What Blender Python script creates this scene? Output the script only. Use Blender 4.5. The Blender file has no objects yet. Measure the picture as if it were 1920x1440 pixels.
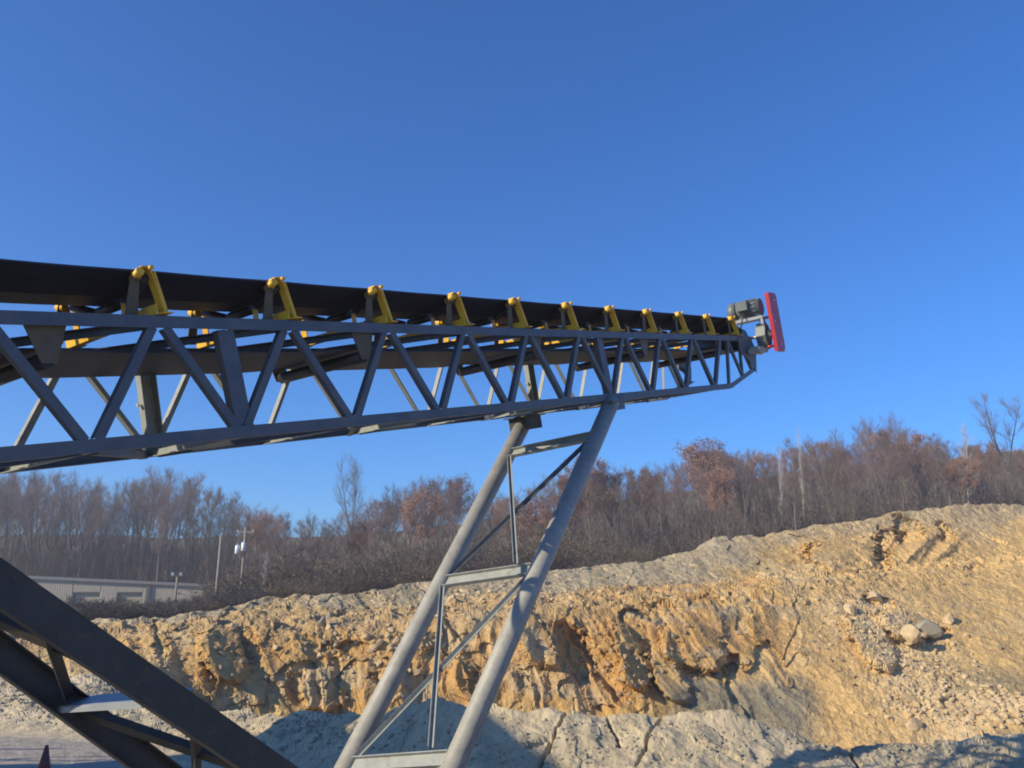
import bpy, math, random
import numpy as np
from mathutils import Vector, Matrix
from mathutils.bvhtree import BVHTree
R = math.radians
scn = bpy.context.scene
# ------------------------------------------------------------------ camera
F = 1600.0; CAMZ = 3.3; PITCH = math.atan(410 / F)
cam = bpy.data.cameras.new('camera'); camo = bpy.data.objects.new('camera', cam)
scn.collection.objects.link(camo); scn.camera = camo
camo.location = (0, 0, CAMZ); camo.rotation_euler = (R(90) + PITCH, 0, 0)
cam.sensor_width = 36; cam.lens = 36 * F / 1920; cam.clip_start = 0.05; cam.clip_end = 9000
# ------------------------------------------------------------------ sky and sun
SUN_EL = 26.0
sx, sy = -0.890, -0.456                      # horizontal direction towards the sun
world = bpy.data.worlds.new("World"); scn.world = world; world.use_nodes = True
wn = world.node_tree; bg = wn.nodes['Background']
sky = wn.nodes.new('ShaderNodeTexSky'); sky.sky_type = 'NISHITA'; sky.sun_disc = False
sky.sun_elevation = R(SUN_EL); sky.sun_rotation = math.atan2(sx, sy)
sky.altitude = 300; sky.air_density = 1.0; sky.dust_density = 0.35; sky.ozone_density = 4.5
hs = wn.nodes.new('ShaderNodeHueSaturation'); hs.inputs['Saturation'].default_value = 1.1
wb = wn.nodes.new('ShaderNodeMix'); wb.data_type = 'RGBA'; wb.blend_type = 'MULTIPLY'; wb.inputs[0].default_value = 1; wb.inputs[7].default_value = (.56, 1.02, 1.50, 1)   # the phone's white balance of the sky
wn.links.new(sky.outputs[0], hs.inputs['Color']); wn.links.new(hs.outputs[0], wb.inputs[6]); wn.links.new(wb.outputs[2], bg.inputs[0])
bg.inputs[1].default_value = 0.104
sl = bpy.data.lights.new('sun', 'SUN'); sl.energy = 5.0; sl.angle = R(0.5); sl.color = (1.0, 0.86, 0.64)
so = bpy.data.objects.new('sun', sl); scn.collection.objects.link(so)
ce = math.cos(R(SUN_EL)); SUN = Vector((sx * ce, sy * ce, math.sin(R(SUN_EL))))
so.rotation_euler = SUN.to_track_quat('Z', 'Y').to_euler(); so.location = (-30, -20, 40)
vs = scn.view_settings; vs.view_transform = 'Standard'; vs.look = 'None'; vs.gamma = 1; vs.exposure = 0.27
scn.cycles.max_bounces = 5; scn.cycles.diffuse_bounces = 3; scn.cycles.transparent_max_bounces = 8
scn.cycles.filter_width = 1.9

# ------------------------------------------------------------------ pixel rays (photo is 1920x1440)
cp, sp = math.cos(PITCH), math.sin(PITCH)
def ray(px, py):
    a = (px - 960) / F; b = (720 - py) / F
    return np.array([a, cp - b * sp, sp + b * cp])
def world_at(px, py, Y):
    r = ray(px, py); r = r * (Y / r[1]); return np.array([r[0], r[1], r[2] + CAMZ])
def screen(x, y, z):
    z = z - CAMZ; Z = y * cp + z * sp
    Z = np.where(Z > 0.1, Z, 0.1)
    return 960 + F * x / Z, 720 - F * (-y * sp + z * cp) / Z

# ------------------------------------------------------------------ object helpers
COL = scn.collection
def tag(o, label=None, cat=None, group=None, kind=None):
    if label: o['label'] = label
    if cat: o['category'] = cat
    if group: o['group'] = group
    if kind: o['kind'] = kind
    return o
def empty(name, loc=(0, 0, 0), rz=0):
    o = bpy.data.objects.new(name, None); COL.objects.link(o)
    o.location = loc; o.rotation_euler = (0, 0, rz); o.empty_display_size = .3
    return o
def copy_tree(o, parent=None):
    c = o.copy(); COL.objects.link(c); c.parent = parent
    for ch in list(o.children): copy_tree(ch, c)
    return c
class MB:
    def __init__(s): s.v = []; s.f = []; s.sm = []
    def poly(s, pts, faces, smooth=False):
        b = len(s.v); s.v += [tuple(p) for p in pts]
        for f in faces: s.f.append(tuple(b + i for i in f)); s.sm.append(smooth)
        return s
    def box(s, lo, hi):
        x0, y0, z0 = lo; x1, y1, z1 = hi
        return s.poly([(x0,y0,z0),(x1,y0,z0),(x1,y1,z0),(x0,y1,z0),(x0,y0,z1),(x1,y0,z1),(x1,y1,z1),(x0,y1,z1)],
                      [(3,2,1,0),(4,5,6,7),(0,1,5,4),(1,2,6,5),(2,3,7,6),(3,0,4,7)])
    def extrude(s, prof, p, q, u, v=None):
        """profile [(a,b)] in directions u,v (counter-clockwise) swept from p to q"""
        p = Vector(p); q = Vector(q); d = (q - p).normalized()
        u = Vector(u); u = (u - d * u.dot(d)).normalized()
        w = d.cross(u)
        if v is not None and w.dot(Vector(v)) < 0: w = -w
        n = len(prof)
        pts = [p + u * a + w * b for a, b in prof] + [q + u * a + w * b for a, b in prof]
        fs = [(i, (i + 1) % n, n + (i + 1) % n, n + i) for i in range(n)]
        fs += [tuple(reversed(range(n))), tuple(range(n, 2 * n))]
        return s.poly(pts, fs)
    def tube(s, pts, rad, n=12, caps=True, smooth=True):
        pts = [Vector(p) for p in pts]
        if not hasattr(rad, '__len__'): rad = [rad] * len(pts)
        b = len(s.v); up = None
        for i, p in enumerate(pts):
            d = (pts[min(i + 1, len(pts) - 1)] - pts[max(i - 1, 0)]).normalized()
            if up is None: up = d.orthogonal().normalized()
            up = (up - d * up.dot(d)).normalized(); w = d.cross(up)
            for k in range(n):
                a = 2 * math.pi * k / n
                s.v.append(tuple(p + (up * math.cos(a) + w * math.sin(a)) * rad[i]))
        for i in range(len(pts) - 1):
            for k in range(n):
                a = b + i * n + k; c = b + i * n + (k + 1) % n
                s.f.append((a, c, c + n, a + n)); s.sm.append(smooth)
        if caps:
            s.f.append(tuple(b + k for k in reversed(range(n)))); s.sm.append(False)
            s.f.append(tuple(b + (len(pts) - 1) * n + k for k in range(n))); s.sm.append(False)
        return s
    def build(s, name, mat, parent=None, off=(0, 0, 0)):
        me = bpy.data.meshes.new(name)
        v = [(a - off[0], b - off[1], c - off[2]) for a, b, c in s.v] if any(off) else s.v
        me.from_pydata(v, [], s.f); me.polygons.foreach_set('use_smooth', s.sm)
        me.materials.append(mat); me.update()
        import bmesh
        bm = bmesh.new(); bm.from_mesh(me); bmesh.ops.recalc_face_normals(bm, faces=bm.faces); bm.to_mesh(me); bm.free()
        o = bpy.data.objects.new(name, me); COL.objects.link(o)
        if parent: o.parent = parent
        return o
LP = lambda a, b, t: [(0, 0), (a, 0), (a, t), (t, t), (t, b), (0, b)]                      # angle iron
CH = lambda h, f, t: [(-h/2, 0), (h/2, 0), (h/2, f), (h/2-t, f), (h/2-t, t), (-h/2+t, t), (-h/2+t, f), (-h/2, f)]  # channel
IB = lambda h, f, t: [(-h/2,-f/2),(-h/2+t,-f/2),(-h/2+t,-t/2),(h/2-t,-t/2),(h/2-t,-f/2),(h/2,-f/2),(h/2,f/2),(h/2-t,f/2),(h/2-t,t/2),(-h/2+t,t/2),(-h/2+t,f/2),(-h/2,f/2)]
RC = lambda a, b: [(-a/2, -b/2), (a/2, -b/2), (a/2, b/2), (-a/2, b/2)]

# ------------------------------------------------------------------ materials
def mat(name, col, rough=.6, metal=0, noise=None, col2=None, scale=3.0, bump=0.0, bscale=20.0, streak=None, spec=.5, rust=0):
    m = bpy.data.materials.new(name); m.use_nodes = True; nt = m.node_tree; N = nt.nodes; L = nt.links
    b = N['Principled BSDF']; b.inputs['Base Color'].default_value = (*col, 1); b.inputs['Roughness'].default_value = rough
    b.inputs['Metallic'].default_value = metal; b.inputs['Specular IOR Level'].default_value = spec
    tc = N.new('ShaderNodeTexCoord')
    if col2 is not None:
        mp = N.new('ShaderNodeMapping'); L.new(tc.outputs['Object'], mp.inputs[0])
        if streak: mp.inputs['Scale'].default_value = streak
        nz = N.new('ShaderNodeTexNoise'); nz.inputs['Scale'].default_value = scale; nz.inputs['Detail'].default_value = 8; nz.inputs['Roughness'].default_value = .65
        L.new(mp.outputs[0], nz.inputs['Vector'])
        cr = N.new('ShaderNodeValToRGB'); cr.color_ramp.elements[0].position = .35; cr.color_ramp.elements[1].position = .68
        cr.color_ramp.elements[0].color = (*col, 1); cr.color_ramp.elements[1].color = (*col2, 1)
        L.new(nz.outputs['Fac'], cr.inputs[0]); L.new(cr.outputs[0], b.inputs['Base Color'])
        if rust:
            n2 = N.new('ShaderNodeTexNoise'); n2.inputs['Scale'].default_value = 11; n2.inputs['Detail'].default_value = 9; n2.inputs['Roughness'].default_value = .75; L.new(mp.outputs[0], n2.inputs['Vector'])
            r2 = N.new('ShaderNodeValToRGB'); r2.color_ramp.elements[0].position = .54; r2.color_ramp.elements[1].position = .68; r2.color_ramp.elements[1].color = (rust, rust, rust, 1); L.new(n2.outputs['Fac'], r2.inputs[0])
            mx = N.new('ShaderNodeMix'); mx.data_type = 'RGBA'; L.new(r2.outputs[0], mx.inputs[0]); L.new(cr.outputs[0], mx.inputs[6]); mx.inputs[7].default_value = (.13, .075, .04, 1); L.new(mx.outputs[2], b.inputs['Base Color'])
    if bump:
        nb = N.new('ShaderNodeTexNoise'); nb.inputs['Scale'].default_value = bscale; nb.inputs['Detail'].default_value = 6
        L.new(tc.outputs['Object'], nb.inputs['Vector'])
        bu = N.new('ShaderNodeBump'); bu.inputs['Strength'].default_value = bump; bu.inputs['Distance'].default_value = .02
        L.new(nb.outputs['Fac'], bu.inputs['Height']); L.new(bu.outputs[0], b.inputs['Normal'])
    return m
M = {}
M['steel'] = mat('painted_steel', (.068, .086, .115), .5, 0, col2=(.115, .132, .15), scale=3, streak=(1, 1, 1), rust=0.35)
M['galv'] = mat('galvanised_tube', (.37, .36, .31), .55, 0, col2=(.27, .27, .24), scale=5, rust=0.45, bump=.15, bscale=30)
M['angle'] = mat('lit_angle', (.33, .35, .32), .55, 0, col2=(.25, .27, .25), scale=4, rust=0.6)
M['dark'] = mat('weathered_beam', (.035, .034, .03), .6, 0, col2=(.06, .056, .048), scale=3.5, rust=0.8, bump=.1, bscale=12)
M['plate'] = mat('grey_plate', (.33, .36, .39), .5, 0, col2=(.25, .28, .31), scale=2.5)
M['belt'] = mat('rubber_belt', (.014, .020, .046), .6, 0, col2=(.030, .033, .052), scale=2.2, rust=0.12, streak=(.3, 2, 2))
M['yellow'] = mat('yellow_paint', (.85, .50, .035), .4, 0, col2=(.74, .42, .03), scale=9, rust=0.5)
M['hanger'] = mat('hanger_shade_brown', (.10, .075, .04), .6, 0, col2=(.14, .11, .06), scale=8)  # on the roller brackets this brown stands in for shaded yellow
M['roller'] = mat('roller_steel', (.045, .045, .05), .4, .3)
M['red'] = mat('red_paint', (.47, .02, .028), .4, 0, col2=(.36, .018, .026), scale=6, rust=0.3)
M['motor'] = mat('motor_grey', (.15, .17, .17), .5, 0, col2=(.10, .12, .12), scale=8)
M['bright'] = mat('bright_zinc', (.75, .75, .72), .3, .6)
M['rubber'] = mat('tyre_rubber', (.02, .02, .02), .8, 0, col2=(.05, .045, .04), scale=6)

# ------------------------------------------------------------------ numpy noise
_rng = np.random.RandomState(7); _perm = _rng.permutation(256); _perm = np.concatenate([_perm] * 3)
_g = _rng.normal(size=(256, 3)); _g /= np.linalg.norm(_g, axis=1)[:, None]
def perlin(x, y, z):
    xi = np.floor(x).astype(int); yi = np.floor(y).astype(int); zi = np.floor(z).astype(int)
    xf, yf, zf = x - xi, y - yi, z - zi
    fu = lambda t: t * t * t * (t * (t * 6 - 15) + 10)
    u, v, w = fu(xf), fu(yf), fu(zf); out = 0
    for dx in (0, 1):
        for dy in (0, 1):
            for dz in (0, 1):
                h = _perm[_perm[_perm[(xi + dx) & 255] + ((yi + dy) & 255)] + ((zi + dz) & 255)]
                g = _g[h]; d = g[..., 0] * (xf - dx) + g[..., 1] * (yf - dy) + g[..., 2] * (zf - dz)
                out = out + d * (u if dx else 1 - u) * (v if dy else 1 - v) * (w if dz else 1 - w)
    return out * 1.6
def fbm(x, y, z, o=4, gain=.5):
    a = 1; t = 0
    for i in range(o):
        t = t + a * perlin(x + 17.3 * i, y + 5.1 * i, z + 9.7 * i); x, y, z = x * 2.03, y * 2.03, z * 2.03; a *= gain
    return t
def ridge(x, y, z, o=3):
    a = 1; t = 0
    for i in range(o):
        t = t + a * (1 - 2 * np.abs(perlin(x + 7.3 * i, y + 3.1 * i, z + 1.7 * i))); x, y, z = x * 2.1, y * 2.1, z * 2.1; a *= .5
    return t
def sstep(a, b, x):
    t = np.clip((x - a) / (b - a), 0, 1); return t * t * (3 - 2 * t)

# ================================================================== TERRAIN: one sheet
def curve(pts, th):
    T = []; Rr = []; Zz = []
    for p in pts:
        if len(p) == 3: P = world_at(*p)
        else:                                  # ('z', px, Y, z): ground height given
            r = ray(p[1], 1130); P = np.array([r[0] / r[1] * p[2], p[2], p[3]])
        T.append(math.atan2(P[0], P[1])); Rr.append(math.hypot(P[0], P[1])); Zz.append(P[2])
    o = np.argsort(T); T = np.array(T)[o]
    return np.interp(th, T, np.array(Rr)[o]), np.interp(th, T, np.array(Zz)[o])
th = np.concatenate([np.linspace(-math.pi, -.63, 70, endpoint=False), np.linspace(-.63, .63, 1250, endpoint=False), np.linspace(.63, math.pi, 71)])
g = lambda px, Y, z: ('z', px, Y, z)
K = []
K.append((th * 0 + .6, th * 0)); K.append((th * 0 + 8.0, th * 0))
K.append(curve([g(-400, 23, 0), g(0, 23.5, 0), g(250, 22, 0), g(450, 17, 0), g(640, 12.5, 0), g(900, 11.5, 0), g(1250, 11.3, 0), g(1600, 11, 0), g(2000, 11, 0)], th))
K.append(curve([(-300,1275,30),(0,1275,30),(200,1290,29),(330,1318,27),(430,1330,24),(560,1340,20.5),(680,1335,18),(760,1318,17),(860,1322,15.6),(960,1326,15),(1060,1334,15),(1150,1340,15),(1260,1346,15),(1400,1360,15),(1560,1392,15),(1700,1394,15.5),(1800,1386,16),(1920,1366,17),(2100,1350,18)], th))
K.append(curve([g(-300, 36, .3), g(100, 36, .3), g(300, 33, .2), g(450, 30, -1), g(600, 27, -3), g(800, 23, -3), g(1600, 22, -3), g(2000, 24, -3)], th))
K.append(curve([g(-300, 40, .5), g(100, 39, .5), g(300, 39, .0), g(450, 41, -2), g(600, 42, -3), g(800, 42, -4), g(1400, 42, -4), g(1600, 42, -3), g(2000, 42, -2.5)], th))
K.append(curve([(-300,1215,43),(150,1212,43.5),(250,1190,44),(330,1175,44.6),(470,1163,45.5),(560,1170,46),(640,1172,46.5),(800,1160,47),(1000,1150,48),(1200,1140,50),(1400,1125,53),(1560,1080,58),(1700,1072,62),(1920,1062,66)], th))
K.append(curve([(-300,1195,46),(250,1172,46.4),(330,1170,47),(470,1150,50),(640,1148,52),(800,1140,53),(1000,1112,54),(1200,1100,57),(1400,1082,60),(1560,1052,63.5),(1700,1056,65.5),(1850,1046,69),(1920,1036,70)], th))
K.append(curve([(-300,1150,52),(0,1160,50),(200,1162,48),(300,1168,48.5),(400,1148,50.5),(470,1130,52.5),(560,1115,54.5),(650,1106,55.5),(750,1096,56.5),(830,1090,57.5),(1020,1072,60),(1100,1062,62),(1200,1055,64),(1290,1034,65.5),(1340,1010,67),(1450,1003,68.5),(1500,994,69.5),(1530,983,71),(1600,978,72),(1700,962,74),(1780,951,76),(1850,946,78),(1920,947,80),(2300,950,85)], th))
c8 = K[-1]; K.append((c8[0] + 7, c8[1] - .5))
K.append(curve([g(-400, 100, .9), g(0, 100, .9), g(380, 100, 1.0), g(600, 100, 3.0), g(1000, 100, 5.2), g(1300, 100, 8), g(1500, 103, 10.6), g(1900, 108, 13)], th))
K.append(curve([g(-400, 150, 7), g(380, 150, 7), g(1000, 150, 13), g(1500, 155, 19), g(1900, 160, 23)], th))
K.append(curve([g(-400, 215, 21), g(380, 215, 19), g(700, 215, 20), g(1000, 215, 25), g(1500, 220, 36), g(1900, 225, 42)], th))
K.append((th * 0 + 300, np.minimum(K[-1][1] + 1, 43))); K.append((th * 0 + 400, K[-1][1] * .3))
CNT = [8, 26, 66, 14, 22, 130, 30, 64, 10, 20, 16, 12, 6, 6]
# outside the view the quarry face fades out so the land behind the camera is a plain yard
fade = 1 - sstep(.75, 1.5, np.abs(th))
rows = []; tt = []
for i, n in enumerate(CNT):
    (r0, z0), (r1, z1) = K[i], K[i + 1]
    for k in range(n):
        f = k / n; rows.append((r0 + (r1 - r0) * f, z0 + (z1 - z0) * f)); tt.append(i + f)
rows.append(K[-1]); tt.append(len(CNT))
RR = np.array([a for a, b in rows]); ZZ = np.array([b for a, b in rows]); TT = np.array(tt)[:, None] + th[None, :] * 0
TH = th[None, :] + RR * 0
X = RR * np.sin(TH); Y = RR * np.cos(TH); Z = ZZ.copy()
PX, PY = screen(X, Y, Z)
inw = (sstep(.70, .60, np.abs(TH)))
right = sstep(1380, 1620, PX)            # the smooth bulldozed slope on the right
# --- berm and gravel
mb_ = sstep(2.0, 2.3, TT) * sstep(4.6, 3.6, TT)
n1 = fbm(X / 2.6, Y / 2.6, Z * 0, 5, .55); n2 = fbm(X / .55, Y / .55, Z / .5, 4, .6)
Z += mb_ * (.15 * n1 + .045 * n2 - .12 * np.clip(ridge(X / 2.3 + 3, Y / 4, Z * 0, 2) - 1.0, 0, 1))
for (ax_, ay_, bx_, by_) in ((1078, 1322, 1002, 1440), (1246, 1340, 1196, 1440), (1030, 1385, 985, 1400), (1310, 1395, 1420, 1440), (1585, 1395, 1610, 1440), (1140, 1345, 1165, 1390)):
    jx = PX + 10 * n1 + 5 * n2; t_ = np.clip(((jx - ax_) * (bx_ - ax_) + (PY - ay_) * (by_ - ay_)) / ((bx_ - ax_) ** 2 + (by_ - ay_) ** 2), 0, 1)
    dd = np.hypot(jx - ax_ - t_ * (bx_ - ax_), PY - ay_ - t_ * (by_ - ay_)); Z -= mb_ * .15 * sstep(4.5, .5, dd)
Z += mb_ * .06 * np.round(2 * fbm(X / 1.3, Y / 1.3, X * 0 + 5, 3))/2
flat = sstep(2.3, 1.9, TT); Z += flat * (.03 * fbm(X / 3, Y / 3, X * 0, 3) + .008 * n2) * sstep(4, 9, RR)
pit = sstep(3.6, 4.0, TT) * sstep(5.05, 4.9, TT); Z += pit * .35 * n1
# --- rock face, lower and upper bands
lo = sstep(4.85, 5.06, TT) * sstep(6.0, 5.9, TT); up = sstep(6.95, 7.1, TT) * sstep(8.0, 7.9, TT)
bench = sstep(5.8, 6.1, TT) * sstep(7.1, 6.9, TT)
arc = TH * 50
wx = fbm(arc / 7, Z / 6, Z * 0 + 3, 3)
rg = ridge((arc + (Z) * .45) / 3.6 + wx * .6, Z / 26, Z * 0 + 1.5, 3)
rg2 = ridge((arc + Z * .5) / 1.1 + wx, Z / 12, Z * 0 + 8.5, 2)
def cells(u, v, seed, jit=.9):
    best = np.full(u.shape, 9e9); val = np.zeros(u.shape); iu = np.floor(u).astype(int); iv = np.floor(v).astype(int)
    for du in (-1, 0, 1):
        for dv in (-1, 0, 1):
            cu = iu + du; cv = iv + dv; h = _perm[_perm[(cu + seed) & 255] + (cv & 255)]; h2 = _perm[h + 31]; h3 = _perm[h2 + 17]; h4 = _perm[h3 + 5]; h5 = _perm[h4 + 9]
            ox = u - (cu + .5 + jit * (h / 255 - .5)); oy = v - (cv + .5 + jit * (h2 / 255 - .5)); d = ox * ox + oy * oy; m_ = d < best
            best = np.where(m_, d, best); val = np.where(m_, (h3 / 255 - .5) + 1.1 * (h4 / 255 - .5) * ox + 1.1 * (h5 / 255 - .5) * oy, val)
    return val
wa = .35 * fbm(arc / 1.5, Z / 1.5, Z * 0 + 11, 2)
c1 = cells((arc + Z * .55) / 3.4 + wa, Z / 3.0 + wa, 3); c2 = cells((arc + Z * .4) / 1.25 + wa, Z / 1.0, 40); c3 = cells((arc - Z * .3) / .48, Z / .42 + wa, 90)
blk = fbm(arc / 1.9, Z / 2.4, Z * 0 + 4, 3); blkq = np.round(blk * 3) / 3
f3 = fbm(X / .7, Y / .7, Z / .7, 5, .62)
amp = lo * (1 - .78 * right) + up * (.62 - .3 * right)
mid = 1 - .6 * sstep(1000, 1120, PX)
dr = amp * (-.50 * rg + .15) + amp * (-.16 * rg2) + (lo + up + .3 * bench) * (1 - .86 * right) * (.50 * c1 + .20 * c2 * mid) + (lo + up + .4 * bench) * (1 - .9 * right) * .08 * c3 * mid - (lo + up + bench * .5) * .035 * f3
dr += lo * right * (-.10 * ridge((arc + Z * 1.5) / 3.4 + wx * .4, Z / 20, Z * 0, 2))
# features cut into / standing out of the face: (px, py, half width, half height, depth, tilt)
FEAT = [(1080,1225,24,62,1.9,.35),(1130,1250,22,70,1.8,.75),(1372,1248,26,20,1.9,0),(1300,1215,60,40,-1.2,.5),(1230,1150,46,14,1.8,-.1),(1330,1135,40,12,1.6,0),
        (1190,1165,30,12,1.2,0),(1660,1022,22,30,2.2,-.4),(1700,1000,26,22,2.2,0),(1768,1002,12,18,1.6,.3),(1652,1048,14,18,1.5,.4),(1575,1040,60,26,-1.2,.2),
        (1650,1125,26,14,1.6,0),(1768,1194,28,16,2.0,0),(1700,1170,40,30,-1.6,.4),(1640,1210,36,50,-1.2,.4),(672,1216,30,15,1.5,.6),(620,1210,14,12,1.0,0),
        (470,1215,18,40,1.5,.35),(300,1195,14,40,1.5,.1),(520,1130,40,12,1.0,0),(700,1120,30,18,1.5,.6),(860,1175,20,36,1.4,.5),(560,1290,24,34,1.0,.3),
        (720,1290,16,34,1.2,.5),(900,1290,18,34,1.2,.5),(1000,1190,30,60,-1.0,.4),(1180,1230,26,60,-1.5,.45),(1250,1260,30,50,-1.0,.5),(420,1230,40,50,-1.0,.2),(600,1290,36,40,-.8,.1)]
face = sstep(4.7, 5.0, TT) * sstep(8.0, 7.9, TT)
for (fx, fy, hw, hh, dep, tl) in FEAT:
    jx = PX + 14 * blk + 8 * f3; jy = PY + 12 * wx + 8 * blkq
    u = (jx - fx - (jy - fy) * tl) / hw; v = (jy - fy) / hh
    d2 = np.maximum(np.abs(u), .0) ** 2.6 + np.abs(v) ** 2.6
    dr += face * ((.6 if fx > 1000 else .42) if dep > 0 else 1.35) * dep * sstep(1.3, .55, d2) * (.7 + .3 * np.clip(-u, -1, 1))
colm = np.exp(-(((PX - 1715) / 95) ** 4 + ((PY - 1022) / 30) ** 4)) * face
dr += colm * (-.75 * ridge((arc - Z * .5) / 1.5, Z / 20, Z * 0 + 6, 2) + .35)
dr *= inw
RR2 = RR + dr; X = RR2 * np.sin(TH); Y = RR2 * np.cos(TH)
Z += inw * ((bench + .5 * up) * (.12 * f3 + .25 * cells(arc / 1.1, RR / 1.3, 55)) + bench * .3 * n1 + lo * .05 * f3)
Z += inw * face * right * (.14 * fbm(X / 3.2, Y / 3.2, X * 0, 3) + .02 * f3 + .05 * cells(arc / 1.4, RR / 1.6, 21))
# boulder rubble tongue on the right slope
rub = np.exp(-(((PX - 1600 - (PY - 1110) * .75) / 85) ** 2)) * sstep(1090, 1150, PY) * face
Z += rub * inw * (.34 * cells(arc / 1.5, (RR + Z) / 1.6, 12) + .12 * cells(arc / .6, (RR + Z) / .6, 77))
crest = sstep(7.7, 8.0, TT) * sstep(9.5, 8.4, TT); Z += inw * crest * (.22 * fbm(X / 1.6, Y / 1.6, Z * 0, 4, .6) + .3 * wx * (TT < 8.6))
far = sstep(9.5, 11, TT); Z += far * (1.0 * fbm(X / 25, Y / 25, X * 0, 3) + sstep(12, 13, TT) * 2.6 * fbm(X / 17, Y / 40, X * 0, 4))
Z = np.where(RR > 0, Z * fade[None, :] + (1 - fade[None, :]) * np.where(TT > 10, Z * .5, 0), Z)
# --- colour of the ground itself (earth types, not light)
def C(*c): return np.array(c)
ochre = C(.48, .32, .125); orange = C(.48, .285, .10); tan = C(.57, .40, .18); pale = C(.62, .49, .29); grey = C(.42, .345, .215)
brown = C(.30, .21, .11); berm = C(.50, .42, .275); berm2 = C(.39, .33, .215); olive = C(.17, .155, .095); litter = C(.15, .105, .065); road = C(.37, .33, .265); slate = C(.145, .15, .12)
def mix(a, b, t): return a + (b - a) * np.clip(t, 0, 1)[..., None]
nA = fbm(X / 6, Y / 6, Z / 3, 4, .55); nB = fbm((arc + Z * .5) / 1.3, Z / 8, X * 0 + 2, 4, .6); nC = fbm(X / .9, Y / .9, Z / .9, 4, .65)
col = np.zeros(X.shape + (3,)) + road
col = mix(col, berm + 0 * col, sstep(1.95, 2.08, TT)); col = mix(col, berm2 + 0 * col, sstep(2, 2.1, TT) * sstep(.1, .6, nA + .6 * nC) * .8)
rock = mix(ochre + 0 * col, orange + 0 * col, sstep(-.3, .4, nA)); rock = mix(rock, tan + 0 * col, sstep(.0, .6, .6 * nB + .8 * c1 + .35 * c2)); rock = mix(rock, brown + 0 * col, sstep(-.1, -.5, nB + .35 * nC) * .55)
rock = mix(rock, grey + 0 * col, sstep(.15, .55, fbm(X / 4 + 9, Y / 4, Z / 2, 3)) * .6)
rslope = mix(tan * C(1.0, .95, .85) + 0 * col, ochre * 1.12 + 0 * col, sstep(-.3, .5, nA)); rslope = mix(rslope, pale + 0 * col, rub * (.6 + .5 * nC)); rslope = mix(rslope, grey * 1.2 + 0 * col, sstep(.25, .6, .4 * nC + nA) * .3)
rock = mix(rock, rslope, right)
col = mix(col, rock, sstep(4.6, 4.9, TT))
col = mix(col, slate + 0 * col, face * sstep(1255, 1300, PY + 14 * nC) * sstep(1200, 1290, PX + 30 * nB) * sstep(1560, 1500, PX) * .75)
col = mix(col, olive * 1.35 + 0 * col, face * np.exp(-(((PX - 1860) / 110) ** 2 + ((PY - 1285) / 34) ** 2)) * .7)
ub = mix(grey * .92 + 0 * col, grey * .7 + 0 * col, sstep(-.1, .4, nB)); ub = mix(ub, tan + 0 * col, sstep(.2, .6, nC) * .35)
ubm = sstep(6.9, 7.25, TT + .3 * nA) * (1 - sstep(1380, 1480, PX)) * sstep(430, 640, PX); ubm = np.maximum(ubm, sstep(7.5, 7.75, TT + .15 * nA) * sstep(1380, 1480, PX) * .65)
ubm = np.maximum(ubm, sstep(7.2, 7.6, TT + .3 * nA) * sstep(640, 430, PX)); col = mix(col, ub, ubm)
col = mix(col, mix(brown * 1.35 + 0 * col, tan * .7 + 0 * col, sstep(-.2, .5, nC)), bench * (1 - right) * sstep(1300, 900, PX) * .8)
col = mix(col, mix(olive + 0 * col, litter + 0 * col, sstep(-.2, .3, nA)), sstep(8.05, 8.5, TT))
berm_to_cliff = sstep(4.0, 4.7, TT) * sstep(5.1, 4.8, TT); col = mix(col, berm * .95 + 0 * col, berm_to_cliff * sstep(620, 480, PX))
col = np.clip(col, .01, .9)
nr, nc = X.shape
V = np.stack([X, Y, Z], -1).reshape(-1, 3)
idx = np.arange(nr * nc).reshape(nr, nc)
q = np.stack([idx[:-1, :-1], idx[:-1, 1:], idx[1:, 1:], idx[1:, :-1]], -1).reshape(-1, 4)
q = q[:, ::-1]
me = bpy.data.meshes.new('quarry_ground'); me.vertices.add(len(V)); me.vertices.foreach_set('co', V.ravel())
me.loops.add(q.size); me.loops.foreach_set('vertex_index', q.ravel()); me.polygons.add(len(q))
me.polygons.foreach_set('loop_start', np.arange(0, q.size, 4)); me.polygons.foreach_set('use_smooth', np.zeros(len(q), bool))
ca = me.color_attributes.new('earth', 'FLOAT_COLOR', 'POINT'); ca.data.foreach_set('color', np.concatenate([col.reshape(-1, 3), np.ones((len(V), 1))], 1).ravel())
me.update(calc_edges=True); me.validate()
ground = bpy.data.objects.new('quarry_ground', me); COL.objects.link(ground); tag(ground, kind='structure')
m = bpy.data.materials.new('quarry_earth'); m.use_nodes = True; nt = m.node_tree; N = nt.nodes; Lk = nt.links; b = N['Principled BSDF']
b.inputs['Roughness'].default_value = .95; b.inputs['Specular IOR Level'].default_value = .15
at_ = N.new('ShaderNodeAttribute'); at_.attribute_name = 'earth'; tc = N.new('ShaderNodeTexCoord')
nz = N.new('ShaderNodeTexNoise'); nz.inputs['Scale'].default_value = 2.2; nz.inputs['Detail'].default_value = 10; nz.inputs['Roughness'].default_value = .72; Lk.new(tc.outputs['Object'], nz.inputs['Vector'])
mr = N.new('ShaderNodeMapRange'); mr.inputs[1].default_value = .3; mr.inputs[2].default_value = .7; mr.inputs[3].default_value = .74; mr.inputs[4].default_value = 1.24; Lk.new(nz.outputs['Fac'], mr.inputs[0])
vm = N.new('ShaderNodeVectorMath'); vm.operation = 'SCALE'; Lk.new(at_.outputs['Color'], vm.inputs[0]); Lk.new(mr.outputs[0], vm.inputs['Scale']); Lk.new(vm.outputs[0], b.inputs['Base Color'])
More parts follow.
